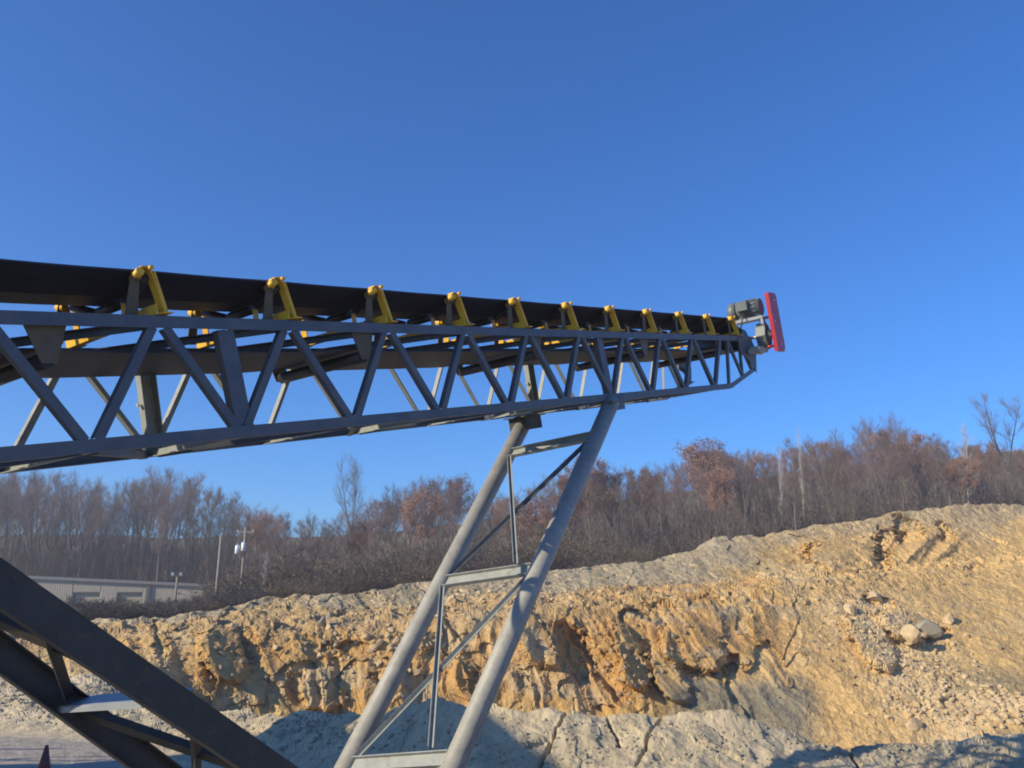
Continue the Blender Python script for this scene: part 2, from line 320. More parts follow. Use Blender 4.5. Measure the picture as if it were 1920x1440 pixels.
vo = N.new('ShaderNodeTexVoronoi'); vo.inputs['Scale'].default_value = 3.2; Lk.new(tc.outputs['Object'], vo.inputs['Vector'])
nb = N.new('ShaderNodeTexNoise'); nb.inputs['Scale'].default_value = 5; nb.inputs['Detail'].default_value = 10; nb.inputs['Roughness'].default_value = .7; Lk.new(tc.outputs['Object'], nb.inputs['Vector'])
ad = N.new('ShaderNodeMath'); ad.operation = 'MULTIPLY_ADD'; ad.inputs[1].default_value = .5; Lk.new(vo.outputs['Distance'], ad.inputs[0]); Lk.new(nb.outputs['Fac'], ad.inputs[2])
bu = N.new('ShaderNodeBump'); bu.inputs['Strength'].default_value = .5; bu.inputs['Distance'].default_value = .10; Lk.new(ad.outputs[0], bu.inputs['Height']); Lk.new(bu.outputs[0], b.inputs['Normal'])
me.materials.append(m); M['earth'] = m
bvh = BVHTree.FromPolygons([tuple(v) for v in V.tolist()], [tuple(a) for a in q.tolist()])
def hit(px, py):
    r = ray(px, py); h = bvh.ray_cast(Vector((0, 0, CAMZ)), Vector(r).normalized())
    return h[0], h[1]
def gz(x, y):
    h = bvh.ray_cast(Vector((x, y, 200)), Vector((0, 0, -1))); return h[0].z if h[0] else 0

# ================================================================== RADIAL STACKER CONVEYOR
D = Vector(ray(2100, 655)).normalized()
L0 = Vector((-D.y, D.x, 0)).normalized()
Np = D.cross(L0)
if Np.z < 0: Np = -Np
Lw = (L0 - Np * .02).normalized(); Nh = D.cross(Lw)
if Nh.z < 0: Nh = -Nh
P0 = Vector(ray(0, 852)) * 5.7 + Vector((0, 0, CAMZ))
FOOT = (3.3, .72, -5.05)
st = bpy.data.objects.new('stacker_conveyor', None); COL.objects.link(st)
mw = Matrix.Identity(4)
for i in range(3): mw[i][0] = D[i]; mw[i][1] = Lw[i]; mw[i][2] = Nh[i]
org = P0 + D * FOOT[0] + Lw * FOOT[1] + Nh * FOOT[2]
for i in range(3): mw[i][3] = org[i]
st.matrix_world = mw
tag(st, 'long inclined grey lattice-truss conveyor with yellow idlers and red drive guard on tube legs', 'conveyor')
def part(mb, name, m, parent=None): return mb.build(name, M[m], parent or st, FOOT)
W = 1.45; HT = .99; HB = -.05; S0 = -12.5
S = (1, 0, 0); Wv = (0, 1, 0); H = (0, 0, 1)
for w, v in ((0, 1), (W, -1)):
    part(MB().extrude(LP(.10, .10, .010), (S0, w, HT), (14.15, w, HT), (0, 0, -1), (0, v, 0)), 'top_chord', 'steel')
    part(MB().extrude(LP(.10, .10, .010), (S0, w, HB), (13.17, w, HB), (0, 0, 1), (0, v, 0)), 'bottom_chord', 'steel')
    part(MB().extrude(LP(.09, .08, .010), (13.17, w, HB), (14.68, w, .27), (0, 0, 1), (0, v, 0)), 'nose_chord', 'steel')
    # end plate
    e = MB(); t = .012 * v
    pr = [(13.95, .99), (14.62, .99), (14.80, .78), (14.80, .55), (14.66, .22), (14.35, .5), (13.95, .62)]
    e.poly([(a, w - t * .2, b) for a, b in pr] + [(a, w - t * 1.2, b) for a, b in pr],
           [tuple(range(7)), tuple(range(13, 6, -1))] + [(i, (i + 1) % 7, 7 + (i + 1) % 7, 7 + i) for i in range(7)])
    part(e, 'end_plate', 'steel')
    nodes = [.64 + 1.312 * k for k in range(-9, 10)]
    for bs in nodes:
        for sgn in (-1, 1):
            tsx = bs + sgn * .60
            if tsx < S0 + .2: continue
            p = Vector((bs + sgn * .05, w + v * .011, .04)); q_ = Vector((tsx, w + v * .011, .90))
            uu = Vector((-1, 0, 0)) if sgn > 0 else Vector((-1, 0, 0))
            pr = [(x - .0375, y) for x, y in ([(0, 0), (.075, 0), (.075, .008), (.008, .008), (.008, .065), (0, .065)])]
            pr = [(-a, b_) for a, b_ in pr]
            part(MB().extrude(pr, p, q_, uu, (0, v, 0)), 'diagonal_brace', 'angle' if w else 'steel')  # same steel: near braces coloured dark as shaded, far ones light as sunlit
    for ps in (1.97, 8.45, -4.5):
        pm = MB()
        for k, dx in enumerate((-.083, .0)):
            pm.extrude([(0, 0), (.082, 0), (.082, .01), (.01, .01), (.01, .085), (0, .085)] if k == 0 else [(0, 0), (.082, 0), (.082, .085), (.072, .085), (.072, .01), (0, .01)],
                       (ps + dx + (.015 if not w else 0), w + v * .022, .045), (ps + dx - (.05 if not w else 0), w + v * .022, .885), (1, 0, 0), (0, v, 0))
        part(pm, 'splice_post', 'angle' if w else 'steel')  # posts too: shade coloured into the near side, sunlight into the far
        if not w: continue
        for hh in (.12, .45, .80):
            part(MB().tube([(ps - .01, w + v * .02, hh), (ps - .01, w - v * .035, hh)], .016, 6, smooth=False), 'splice_bolt', 'bright')
            part(MB().tube([(ps - .10, w + v * .06, hh), (ps - .125, w + v * .06, hh)], .02, 6, smooth=False), 'splice_bolt', 'bright')
# nose members
nm = [((13.15, .0), (13.45, .92)), ((13.45, .92), (13.95, .18)), ((13.95, .16), (14.1, .92)), ((14.3, .6), (14.55, .28))]
for w, v in ((0, 1), (W, -1)):
    for a, c in nm:
        part(MB().extrude([(-.03, 0), (.03, 0), (.03, .008), (-.022, .008), (-.022, .05), (-.03, .05)], (a[0], w + v * .012, a[1]), (c[0], w + v * .012, c[1]), (1, 0, 0), (0, v, 0)), 'diagonal_brace', 'steel')
# lateral bracing in the bottom and top planes
ks = [.64 + 1.312 * k for k in range(-9, 11)]
for i, s in enumerate(ks[:-1]):
    part(MB().extrude(LP(.075, .065, .008), (s, .03, HB - .002), (s, W - .03, HB - .002), (-1, 0, 0), (0, 0, 1)), 'cross_tie', 'angle')
    a, c = ((.06, W - .06) if i % 2 else (W - .06, .06))
    if s < 12: part(MB().extrude(LP(.065, .06, .008), (s + .06, a, HB - .012), (s + 1.25, c, HB - .012), (0, 0, 1), (-1, 0, 0)), 'lateral_brace', 'steel')
    a, c = c, a
    if -8 < s < 12.5 : part(MB().extrude(LP(.07, .06, .008), (s - .55, W - .08, .965), (s + .65, .08, .965), (0, 0, -1), (-1, 0, 0)), 'top_brace', 'steel')
# carrying belt (trough) and return belt
bp = [(.15, 1.402), (.35, 1.338), (.55, 1.282), (.90, 1.282), (1.10, 1.338), (1.30, 1.402)]
bl = MB(); ss = list(np.arange(S0, 14.3, .16)) + [14.35, 14.5, 14.62, 14.75]
def bprof(s):
    f = max(0, min(1, (s - 14.0) / .75)); f = f * f * (3 - 2 * f)
    sag = -.006 * abs(math.sin(math.pi * (s - 1.32) / 1.29))
    return [(w_, h_ * (1 - f) + 1.175 * f + sag) for w_, h_ in bp]
arcs = [(14.75 + .225 * math.sin(a), .95 + .225 * math.cos(a)) for a in np.linspace(.12, math.pi, 14)]
rings = []
for s in ss: rings.append([(s, w_, h_) for w_, h_ in bprof(s)])
wf = [w_ for w_, _ in bp]
for a, h_ in arcs: rings.append([(a, w_, h_) for w_ in wf])
rollers_s = [.42 + 3.15 * k for k in range(-4, 5)]
def ret_h(s):
    return .735 - .02 * math.cos(0) + .035 * max(0, 1 - min(abs(s - r) for r in rollers_s) / .5)
for s in list(np.arange(14.5, S0, -.25)): rings.append([(s, .15 + (w_ - .15), ret_h(s)) for w_ in wf])
def skin(rings, t):
    mbb = MB(); n = len(rings[0]); pts = []
    R_ = [np.array(r) for r in rings]
    for i, r in enumerate(R_):
        d = R_[min(i + 1, len(R_) - 1)][2] - R_[max(i - 1, 0)][2]
        nrm = np.array([-d[2], 0, d[0]]); nrm /= np.linalg.norm(nrm) + 1e-9
        pts.append((r, r - nrm * t))
    vv = []; ff = []
    for a, c in pts: vv += [tuple(x) for x in a] + [tuple(x) for x in c]
    for i in range(len(pts) - 1):
        o = i * 2 * n; p = o + 2 * n
        for k in range(n - 1):
            ff.append((o + k, o + k + 1, p + k + 1, p + k)); ff.append((o + n + k, p + n + k, p + n + k + 1, o + n + k + 1))
        ff.append((o, p, p + n, o + n)); ff.append((o + n - 1, o + 2 * n - 1, p + 2 * n - 1, p + n - 1))
    return mbb.poly(vv, ff)
part(skin(rings, .014), 'conveyor_belt', 'belt')
# idlers
IS = [1.32, 2.65, 3.95, 5.26, 6.49, 7.78, 9.03, 10.31, 11.58, 12.83, 14.1]
IS = [1.32 - 1.31 * k for k in range(10, 0, -1)] + IS
def idler(s0):
    base = MB().extrude(LP(.085, .07, .008), (-.04, .0, 1.002), (-.04, W, 1.002), (0, 0, 1), (1, 0, 0))
    base.extrude(RC(.09, .01), (.03, -.05, 1.008), (.03, .14, 1.008), (1, 0, 0)); base.extrude(RC(.09, .01), (.03, W - .14, 1.008), (.03, W + .05, 1.008), (1, 0, 0))
    o = part(base, 'idler', 'yellow')
    for w, v in ((.085, 1), (W - .085, -1)):
        k = MB()
        # bent plate bracket: tapered web with two folded flanges and cap ears
        z0, z1 = 1.02, 1.375
        def web(mb_, a0, a1, b0, b1, wo, tp):
            w0 = w + v * wo; w1 = w0 + v * tp
            mb_.poly([(a0, w0, z0), (a1, w0, z0), (b1, w1, z1), (b0, w1, z1), (a0, w0 + v * .008, z0), (a1, w0 + v * .008, z0), (b1, w1 + v * .008, z1), (b0, w1 + v * .008, z1)],
                   [(0,1,2,3),(7,6,5,4),(0,1,5,4),(1,2,6,5),(2,3,7,6),(3,0,4,7)])
        web(k, .05, .075, .02, .035, -.07, .05)
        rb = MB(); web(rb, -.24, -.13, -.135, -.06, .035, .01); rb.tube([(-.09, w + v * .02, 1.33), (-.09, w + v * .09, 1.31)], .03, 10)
        part(rb, 'shaded_roller_bracket', 'hanger', o)  # yellow web plate, its shade put into a dark brown colour
        # folded hook-shaped flange facing the tail, it carries the roller end
        hk = [(-.115, 1.345), (-.10, 1.385), (-.065, 1.412), (-.025, 1.412), (.0, 1.385), (.012, 1.34), (.03, 1.18), (.045, 1.02)]
        for (a0, z0), (a1, z1) in zip(hk[:-1], hk[1:]):
            lean = lambda z: w + v * (.06 * (z - 1.02) / .36 - .03)
            k.extrude(RC(.012, .085), (a0, lean(z0), z0), (a1, lean(z1), z1), (z1 - z0, 0, a0 - a1))
        k.tube([(-.10, w - v * .03, 1.365), (-.10, w + v * .10, 1.325)], .034, 12)
        k.tube([(-.02, w - v * .04, 1.392), (-.02, w - v * .07, 1.392)], .02, 8)
        part(k, 'end_bracket', 'yellow', o)
    for w in (.515, .935):
        k = MB(); k.extrude(RC(.06, .008), (0, w, 1.01), (0, w, 1.21), (1, 0, 0)); part(k, 'inner_bracket', 'yellow', o)
    part(MB().tube([(0, .55, 1.214), (0, .90, 1.214)], .046, 12), 'roller', 'roller', o)
    for a, c in ((.51, .13), (.94, 1.32)):
        d = 1 if c > a else -1
        part(MB().tube([(0, a + .04 * d, 1.224), (0, c, 1.352)], .040, 12), 'roller', 'roller', o)
    return o
proto = idler(0)
for i, s in enumerate(IS):
    o = proto if i == 0 else copy_tree(proto, st)
    o.location.x = s
for s in rollers_s:
    r = part(MB().tube([(s, .08, .655), (s, W - .08, .655)], .062, 14), 'return_roller', 'roller')
    for w, v in ((.045, 1), (W - .045, -1)):
        hgm = MB(); hgm.poly([(s - .15, w, .90), (s + .15, w, .90), (s + .055, w, .62), (s - .055, w, .62), (s - .15, w + v * .012, .90), (s + .15, w + v * .012, .90), (s + .055, w + v * .012, .62), (s - .055, w + v * .012, .62)],
                 [(0,1,2,3),(7,6,5,4),(0,1,5,4),(1,2,6,5),(2,3,7,6),(3,0,4,7)])
        part(hgm, 'roller_hanger', 'hanger', r)
# head pulley and drive
part(MB().tube([(14.75, .13, .95), (14.75, W - .13, .95)], .21, 24), 'head_pulley', 'roller')
part(MB().tube([(14.75, -.42, .95), (14.75, .13, .95)], .035, 12), 'drive_shaft', 'bright')
rd = MB(); rp = [(14.60, .95), (14.68, 1.14), (14.80, 1.22), (14.93, 1.14), (15.02, .95), (14.95, .74), (14.80, .66), (14.66, .74)]
rd.poly([(a, -.34, b_) for a, b_ in rp] + [(a, -.14, b_) for a, b_ in rp], [tuple(range(8)), tuple(range(15, 7, -1))] + [(i, (i + 1) % 8, 8 + (i + 1) % 8, 8 + i) for i in range(8)])
rd.tube([(14.8, -.34, .95), (14.8, -.40, .95)], .1, 12); rd.tube([(14.80, -.14, 1.08), (14.80, -.10, 1.08)], .06, 10)
part(rd, 'gear_reducer', 'motor')
part(MB().box((14.25, -.30, .60), (14.75, -.06, .70)).box((14.3, -.26, .70), (14.7, -.1, .735)), 'torque_arm', 'angle')
tb = MB()
for x in (14.35, 14.48, 14.61): tb.tube([(x, -.2, .60), (x, -.2, .565)], .026, 6)
part(tb, 'mounting_bolts', 'bright')
mo = part(MB().tube([(14.80, -.30, 1.56), (14.80, .24, 1.56)], [.175, .175], 20).box((14.70, -.28, 1.36), (14.90, .2, 1.42)), 'drive_motor', 'motor')
fm = MB()
for k in range(14):
    a = 2 * math.pi * k / 14
    fm.extrude(RC(.012, .03), (14.80 + .185 * math.cos(a), -.24, 1.56 + .185 * math.sin(a)), (14.80 + .185 * math.cos(a), .1, 1.56 + .185 * math.sin(a)), (-math.sin(a), 0, math.cos(a)))
part(fm, 'cooling_fins', 'motor', mo)
part(MB().tube([(14.80, .20, 1.56), (14.80, .34, 1.56), (14.80, .38, 1.56)], [.2, .2, .16], 20), 'fan_cover', 'motor', mo)
part(MB().box((14.52, -.10, 1.53), (14.64, .14, 1.72)), 'terminal_box', 'motor', mo)
part(MB().extrude(CH(.42, .06, .012), (14.80, -.36, 1.30), (14.80, .28, 1.30), (1, 0, 0), (0, 0, 1)).box((14.60, .2, 1.18), (14.63, .26, 1.36)).box((14.60, -.36, 1.18), (14.63, -.3, 1.36)), 'motor_base', 'plate')
part(MB().box((14.72, -.30, 1.18), (14.76, -.24, 1.32)).box((14.86, -.30, 1.18), (14.90, -.24, 1.32)), 'motor_bracket', 'steel')
part(MB().tube([(14.58, .0, 1.53), (14.50, .02, 1.38), (14.40, .05, 1.18), (14.2, .05, 1.03), (13.6, .05, .985), (12.2, .055, .975), (10.8, .05, .978), (9.4, .055, .972), (6, .05, .976), (2, .055, .974), (-6, .05, .975)], .014, 6), 'power_cable', 'rubber')
gd = MB(); gp = [(14.72, .60), (15.10, .57), (15.20, .66), (15.20, 1.76), (15.13, 1.81), (14.76, 1.81), (14.72, 1.77)]
gd.poly([(a, -.52, b_) for a, b_ in gp] + [(a, -.44, b_) for a, b_ in gp], [tuple(range(7)), tuple(range(13, 6, -1))] + [(i, (i + 1) % 7, 7 + (i + 1) % 7, 7 + i) for i in range(7)])
gu = part(gd, 'belt_guard', 'red')
gb = MB()
for x, z in ((14.95, .72), (15.0, 1.66), (14.80, 1.2)): gb.tube([(x, -.52, z), (x, -.535, z)], .02, 8)
part(gb, 'guard_bolts', 'bright', gu)
part(MB().tube([(14.66, -.33, .70), (14.74, -.44, .70)], .028, 8), 'guard_bracket', 'red', gu)
# --- tube legs of the undercarriage
TOPN = Vector((8.42, .0, -.06)); FOOTN = Vector((2.95, .0, -4.33)); TOPF = Vector((8.2, W, -.14)); FOOTF = Vector((2.83, W, -4.42))
part(MB().tube([FOOTN, TOPN], .118, 28), 'tube_leg', 'galv'); part(MB().tube([FOOTF, TOPF], .118, 28), 'tube_leg', 'galv')
part(MB().box((8.0, W - .16, -.27), (8.42, W + .16, -.075)).box((7.93, W - .2, -.075), (8.5, W + .2, -.055)), 'leg_mount', 'dark')
part(MB().box((8.2, -.13, -.09), (8.75, .13, -.055)).box((8.3, -.1, -.2), (8.6, .1, -.09)), 'leg_mount', 'steel')
def onleg(p, q_, h):
    f = (h - p.z) / (q_.z - p.z); return p + (q_ - p) * f
nrm = (TOPN - FOOTN).cross(Vector(Wv)).normalized()
if nrm.x > 0: nrm = -nrm          # points back/up
lv = []
for hN, hF, wd in ((-.56, -.62, .17), (-2.03, -2.10, .17), (-3.55, -3.66, .17), (-4.2, -4.3, .2)):
    a = onleg(FOOTN, TOPN, hN) + nrm * .02; c = onleg(FOOTF, TOPF, hF) + nrm * .02
    a = a + Vector((0, .09, 0)); c = c - Vector((0, .09, 0))
    part(MB().extrude(CH(wd, .055, .012), a, c, (TOPN - FOOTN), nrm).extrude(RC(.075, .01), a + (TOPN - FOOTN).normalized() * (wd/2 + .006) - nrm * .0, c + (TOPN - FOOTN).normalized() * (wd/2 + .006), nrm), 'leg_crossbar', 'angle'); lv.append((a, c))
for i in range(3):
    a0, c0 = lv[i]; a1, c1 = lv[i + 1]
    dn = (FOOTN - TOPN).normalized()
    part(MB().extrude(LP(.05, .045, .007), c0 + dn * .1 + Vector((0, -.02, 0)) + nrm * .035, a1 - dn * .08 + Vector((0, .26, 0)) + nrm * .035, nrm, (0, -1, 0)), 'leg_brace', 'angle')
    part(MB().extrude(LP(.055, .045, .007), a0 + dn * .1 - nrm * .01, c1 - dn * .08 - nrm * .01, (0, 0, 1), (0, -1, 0)), 'leg_brace', 'steel' if i == 0 else 'angle')
# --- dark struts running back up to the truss
for w, p, q_ in ((-.02, (-.84, -.06), (3.39, -4.44)), (W, (-.75, -.06), (3.0, -4.46))):
    dirv = Vector((q_[0] - p[0], 0, q_[1] - p[1])).normalized(); pu = Vector((-dirv.z, 0, dirv.x))
    part(MB().extrude(CH(.248, .09, .012), (p[0], w, p[1]), (q_[0], w, q_[1]), pu, (0, -1 if w > 0 else 1, 0)), 'support_strut', 'dark')
sN = lambda h: Vector((-.84 + (h + .06) / (-4.34) * 4.29, .02, h)); sF = lambda h: Vector((-.75 + (h + .06) / (-4.40) * 3.75, W - .04, h))
a, c = sN(-1.93), sF(-2.02); zup = Vector((mw.inverted().to_3x3() @ Vector((0, 0, 1)))); zup.normalize()
part(MB().extrude([(-.09, -.006), (.20, -.006), (.20, .006), (-.09, .006)], a, c, Vector((1, 0, 0)), zup).extrude(RC(.012, .04), a - Vector((.084, 0, 0)) - zup * .027, c - Vector((.084, 0, 0)) - zup * .027, (1, 0, 0)), 'strut_crossplate', 'plate')
for h0, h1, fl in ((-.75, -1.85, 0), (-1.0, -1.98, 1), (-2.1, -3.1, 0), (-2.05, -3.2, 1), (-3.2, -4.2, 0)):
    a, c = (sN(h0), sF(h1)) if fl else (sF(h0), sN(h1))
    part(MB().extrude(LP(.085, .07, .009), a, c, (1, 0, 0), (0, 0, -1)), 'strut_brace', 'dark')
# --- axle and tyres (just below the frame)
ax = MB().box((3.05, -.75, -4.6), (3.5, W + .75, -4.3)); part(ax, 'axle_beam', 'dark')
for w in (-.95, W + .95):
    tyr = part(MB().tube([(3.3, w - .17, -4.62), (3.3, w - .13, -4.62), (3.3, w + .13, -4.62), (3.3, w + .17, -4.62)], [.38, .46, .46, .38], 28), 'tyre', 'rubber')
    part(MB().tube([(3.3, w - .19, -4.62), (3.3, w + .19, -4.62)], [.2, .2], 20), 'rim', 'plate', tyr)
# tail end, behind and left of the camera
part(MB().tube([(S0, .13, .95), (S0, W - .13, .95)], .21, 20), 'tail_pulley', 'roller')
part(MB().poly([(S0 - .2, -.3, 2.0), (S0 + 2.6, -.3, 2.0), (S0 + 2.6, W + .3, 2.0), (S0 - .2, W + .3, 2.0), (S0 + .2, .15, 1.38), (S0 + 2.2, .15, 1.38), (S0 + 2.2, W - .15, 1.38), (S0 + .2, W - .15, 1.38)],
               [(0, 1, 5, 4), (1, 2, 6, 5), (2, 3, 7, 6), (3, 0, 4, 7)]), 'tail_hopper', 'steel')
part(MB().box((S0 + .3, -.1, -1.3), (S0 + .6, W + .1, -.06)), 'tail_stand', 'dark')

# ================================================================== trees
def bark(name, c1, c2): return mat(name, c1, .9, 0, col2=c2, scale=1.2, spec=.1)
M['bark_grey'] = bark('bark_grey', (.15, .135, .12), (.23, .205, .18)); M['twig_brown'] = bark('twig_brown', (.15, .12, .097), (.205, .165, .13))
M['twig_pink'] = bark('twig_pink', (.23, .165, .145), (.29, .205, .18)); M['bark_dark'] = bark('bark_dark', (.10, .088, .08), (.15, .13, .115))
M['bark_pale'] = bark('bark_pale', (.55, .52, .46), (.42, .39, .34)); M['leaf_russet'] = bark('leaf_russet', (.27, .16, .115), (.34, .21, .15))
M['twig_olive'] = bark('twig_olive', (.17, .135, .095), (.22, .18, .125)); M['conifer'] = bark('conifer_green', (.03, .045, .022), (.05, .06, .03))
def gen_tree(seed, h=18., kind='forest'):
    rnd = random.Random(seed); tr = MB(); cr = MB()
    def limb(mb, p, d, ln, r, seg, wob, n, upb=.1):
        pts = [p]; rad = [r]
        for i in range(seg):
            d = (d + Vector((rnd.uniform(-wob, wob), rnd.uniform(-wob, wob), rnd.uniform(-wob, wob) + upb))).normalized()
            p = p + d * (ln / seg); pts.append(p); rad.append(max(r * (1 - (i + 1) / seg * .8), .006))
        mb.tube(pts, rad, n, caps=False, smooth=True); return pts, rad, d
    forks = 1 if kind in ('forest', 'thin') else rnd.choice([2, 3])
    r0 = h * .0105 * (1.25 if kind == 'spread' else 1)
    base = [(Vector((0, 0, -.6)), Vector((rnd.uniform(-.05, .05), rnd.uniform(-.05, .05), 1)), h + .6, r0)]
    start = .38 if kind == 'forest' else (.3 if kind == 'thin' else .25)
    if forks > 1:
        pts, rad, d = limb(tr, base[0][0], base[0][1], h * .42, r0, 5, .05, 7); base = []
        for k in range(forks):
            a = rnd.uniform(0, 6.28) if k == 0 else a + 6.28 / forks + rnd.uniform(-.4, .4)
            base.append((pts[-1], Vector((math.cos(a) * .33, math.sin(a) * .33, 1)).normalized(), h * .6, rad[-1] * 3.2))
        start = .12
    for bp_, bd, bln, br in base:
        pts, rad, _ = limb(tr, bp_, bd, bln, br, 10, .07, 6, .03)
        nl = int((26 if forks == 1 else 15))
        for k in range(nl):
            t = start + (1 - start) * ((k + rnd.random()) / nl); x = t * 10; i = min(int(x), 9); P = pts[i].lerp(pts[i + 1], x - i)
            a = rnd.uniform(0, 6.28); el = rnd.uniform(.35, .95) if kind != 'thin' else rnd.uniform(.2, 1.1)
            ln = h * (.24 if kind == 'forest' else .2 if kind == 'thin' else .27) * (1.05 - t * .62) * rnd.uniform(.6, 1.15)
            d0 = Vector((math.cos(a) * math.cos(el), math.sin(a) * math.cos(el), math.sin(el)))
            lp, lr, _ = limb(cr, P, d0, ln, max(.028, rad[i] * .42), 5, .2, 4, .12)
            for j in range(7):
                tt_ = rnd.uniform(.2, 1) * 5; ii = min(int(tt_), 4); Q = lp[ii].lerp(lp[ii + 1], tt_ - ii)
                d1 = (d0 + Vector((rnd.uniform(-1, 1), rnd.uniform(-1, 1), rnd.uniform(-.3, 1.1)))).normalized()
                qp, qr, _ = limb(cr, Q, d1, ln * rnd.uniform(.3, .55), .019, 3, .25, 3, .12)
                for mth in range(6):
                    Q2 = qp[rnd.choice([1, 2, 3])]; d2 = (d1 + Vector((rnd.uniform(-1, 1), rnd.uniform(-1, 1), rnd.uniform(-.4, 1.1)))).normalized()
                    limb(cr, Q2, d2, rnd.uniform(.5, 1.3) * h / 18, .011, 2, .3, 3, .1)
                    if kind == 'leafy':
                        for z in range(3):
                            c = Q2 + d2 * rnd.uniform(0, 1.0) + Vector((rnd.uniform(-.3, .3), rnd.uniform(-.3, .3), rnd.uniform(-.3, .3)))
                            e1 = Vector((rnd.uniform(-1, 1), rnd.uniform(-1, 1), rnd.uniform(-1, 1))).normalized() * .11; e2 = e1.orthogonal().normalized() * .08
                            cr.poly([c - e1, c + e2, c + e1, c - e2], [(0, 1, 2, 3)])
    return tr, cr
def rawmesh(mb, name, mt):
    me = bpy.data.meshes.new(name); me.from_pydata(mb.v, [], mb.f); me.polygons.foreach_set('use_smooth', mb.sm); me.materials.append(mt); me.update(); return me
def tree_kit(seed, h, kind, bm, cm):
    t, c = gen_tree(seed, h, kind); return (rawmesh(t, 'trunk', M[bm]), rawmesh(c, 'crown', M[cm]), h)
KIT = {
 'grey': [tree_kit(1, 18, 'forest', 'bark_grey', 'twig_brown'), tree_kit(2, 18, 'forest', 'bark_grey', 'twig_brown'), tree_kit(3, 18, 'forest', 'bark_dark', 'twig_brown')],
 'pink': [tree_kit(4, 18, 'forest', 'bark_grey', 'twig_pink'), tree_kit(5, 18, 'spread', 'bark_dark', 'twig_pink')],
 'russet': [tree_kit(6, 15, 'leafy', 'bark_dark', 'leaf_russet'), tree_kit(7, 15, 'leafy', 'bark_grey', 'leaf_russet')],
 'spread': [tree_kit(8, 18, 'spread', 'bark_dark', 'twig_brown'), tree_kit(9, 18, 'spread', 'bark_dark', 'twig_brown')],
 'pale': [tree_kit(10, 18, 'thin', 'bark_pale', 'bark_pale')],
}
def put_tree(kit, x, y, z, h, label, group=None, wide=1., tilt=(0, 0), rz=None, name='bare_tree', seed=0):
    rnd = random.Random(seed); tm, cm_, hh = kit
    r = empty(name, (x, y, z), rz if rz is not None else rnd.uniform(0, 6.28)); s = h / hh
    r.rotation_euler = (tilt[0], tilt[1], r.rotation_euler.z); r.scale = (s * wide, s * wide, s)
    for n_, me_ in (('trunk', tm), ('crown', cm_)):
        o = bpy.data.objects.new(n_, me_); COL.objects.link(o); o.parent = r
    return tag(r, label, 'tree', group)
SKYL = [(-200,890),(0,893),(60,888),(110,905),(150,903),(200,915),(240,893),(290,885),(330,893),(370,905),(420,925),(450,945),(490,962),(530,966),(580,960),(620,980),(650,962),(680,950),(700,935),(760,912),(800,898),(870,903),(900,938),(960,925),(1020,905),(1080,885),(1130,872),(1190,886),(1250,872),(1290,852),(1320,842),(1370,850),(1420,838),(1470,850),(1500,834),(1560,818),(1590,842),(1620,838),(1650,798),(1700,800),(1750,812),(1800,812),(1830,838),(1860,830),(1920,842),(2100,830)]
sk = np.array(SKYL, float)
LAB = [('bare grey-brown tree in the wood behind the long tan shed', 'bare trees behind the tan shed'),
       ('bare brown tree in the wood between the utility poles and the conveyor legs', 'bare trees behind the middle of the quarry face'),
       ('bare purplish tree in the wood above the bulldozed orange slope', 'bare trees above the right slope')]
rnd = random.Random(42)
cnt = 0
for row, (Yd, step, frac) in enumerate([(94, 44, .8), (104, 46, .88), (113, 40, .92), (123, 36, .98), (134, 36, .98), (147, 46, .95)]):
    px = -140 + row * 9
    while px < 2060:
        px += step * rnd.uniform(.6, 1.4) * (.66 if px < 440 else .88 if px < 1050 else 1)
        Y_ = Yd + rnd.uniform(-4, 4) + (30 if px < 430 else 0)
        rr = ray(px, 1130); x_ = rr[0] / rr[1] * Y_; top = np.interp(px, sk[:, 0], sk[:, 1])
        zt = world_at(px, top, Y_)[2]; zg = gz(x_, Y_); h = (zt - zg) * frac * rnd.uniform(.86, 1.03)
        if row == 0 and px < 1040: continue
        a = 0 if px < 440 else (1 if px < 1050 else 2)
        # openings in the row so that crowns read separately
        kinds = ['grey'] * 5 + ['pink'] * 3 + ['spread'] + (['russet'] if a else [])
        if row <= 2 and (1270 < px < 1400 or 1060 < px < 1150 or 780 < px < 880): kinds = ['russet', 'pink', 'pink', 'grey']
        kd = rnd.choice(kinds); kit = rnd.choice(KIT[kd])
        lab, grp = LAB[a]
        if kd == 'russet': lab, grp = ('tree keeping its russet dead leaves in the wood behind the quarry face', 'russet trees behind the quarry face')
        put_tree(kit, x_, Y_, zg, max(h, 6), lab, grp, rnd.uniform(.75, 1.05) if h > 13 else rnd.uniform(.9, 1.2), (rnd.uniform(-.04, .04), rnd.uniform(-.04, .04)), seed=cnt, name='russet_oak' if kd == 'russet' else 'bare_tree'); cnt += 1
def special(px, pyt, Y_, kit, label, wide=1, tilt=(0, 0), name='bare_tree', rz=0):
    rr = ray(px, 1130); x_ = rr[0] / rr[1] * Y_; 
    P = world_at(px, pyt, Y_); zg = gz(P[0], Y_)
    return put_tree(kit, P[0], Y_, zg, P[2] - zg, label, None, wide, tilt, rz, name)
special(1872, 752, 112, KIT['spread'][0], 'tallest bare spreading tree above the right slope, dark forked limbs against the sky', 1.0)
special(1662, 786, 116, KIT['pink'][1], 'tall bare forked tree rising left of the white-barked tree', .8, rz=1)
special(665, 872, 118, KIT['spread'][1], 'lone tall twin-stemmed bare tree left of the far tube leg', .62, rz=2)
special(1796, 805, 103, KIT['pale'][0], 'white-barked birch with curved side limbs above the right slope', .7, name='birch_tree')
special(1492, 812, 102, KIT['pale'][0], 'pale straight trunk leaning slightly left above the slope crest, right one of two', .25, (0, -.07), name='birch_tree', rz=2)
special(1455, 850, 102, KIT['pale'][0], 'pale crooked trunk leaning left above the slope crest, left one of two', .3, (0, -.12), name='birch_tree', rz=4)
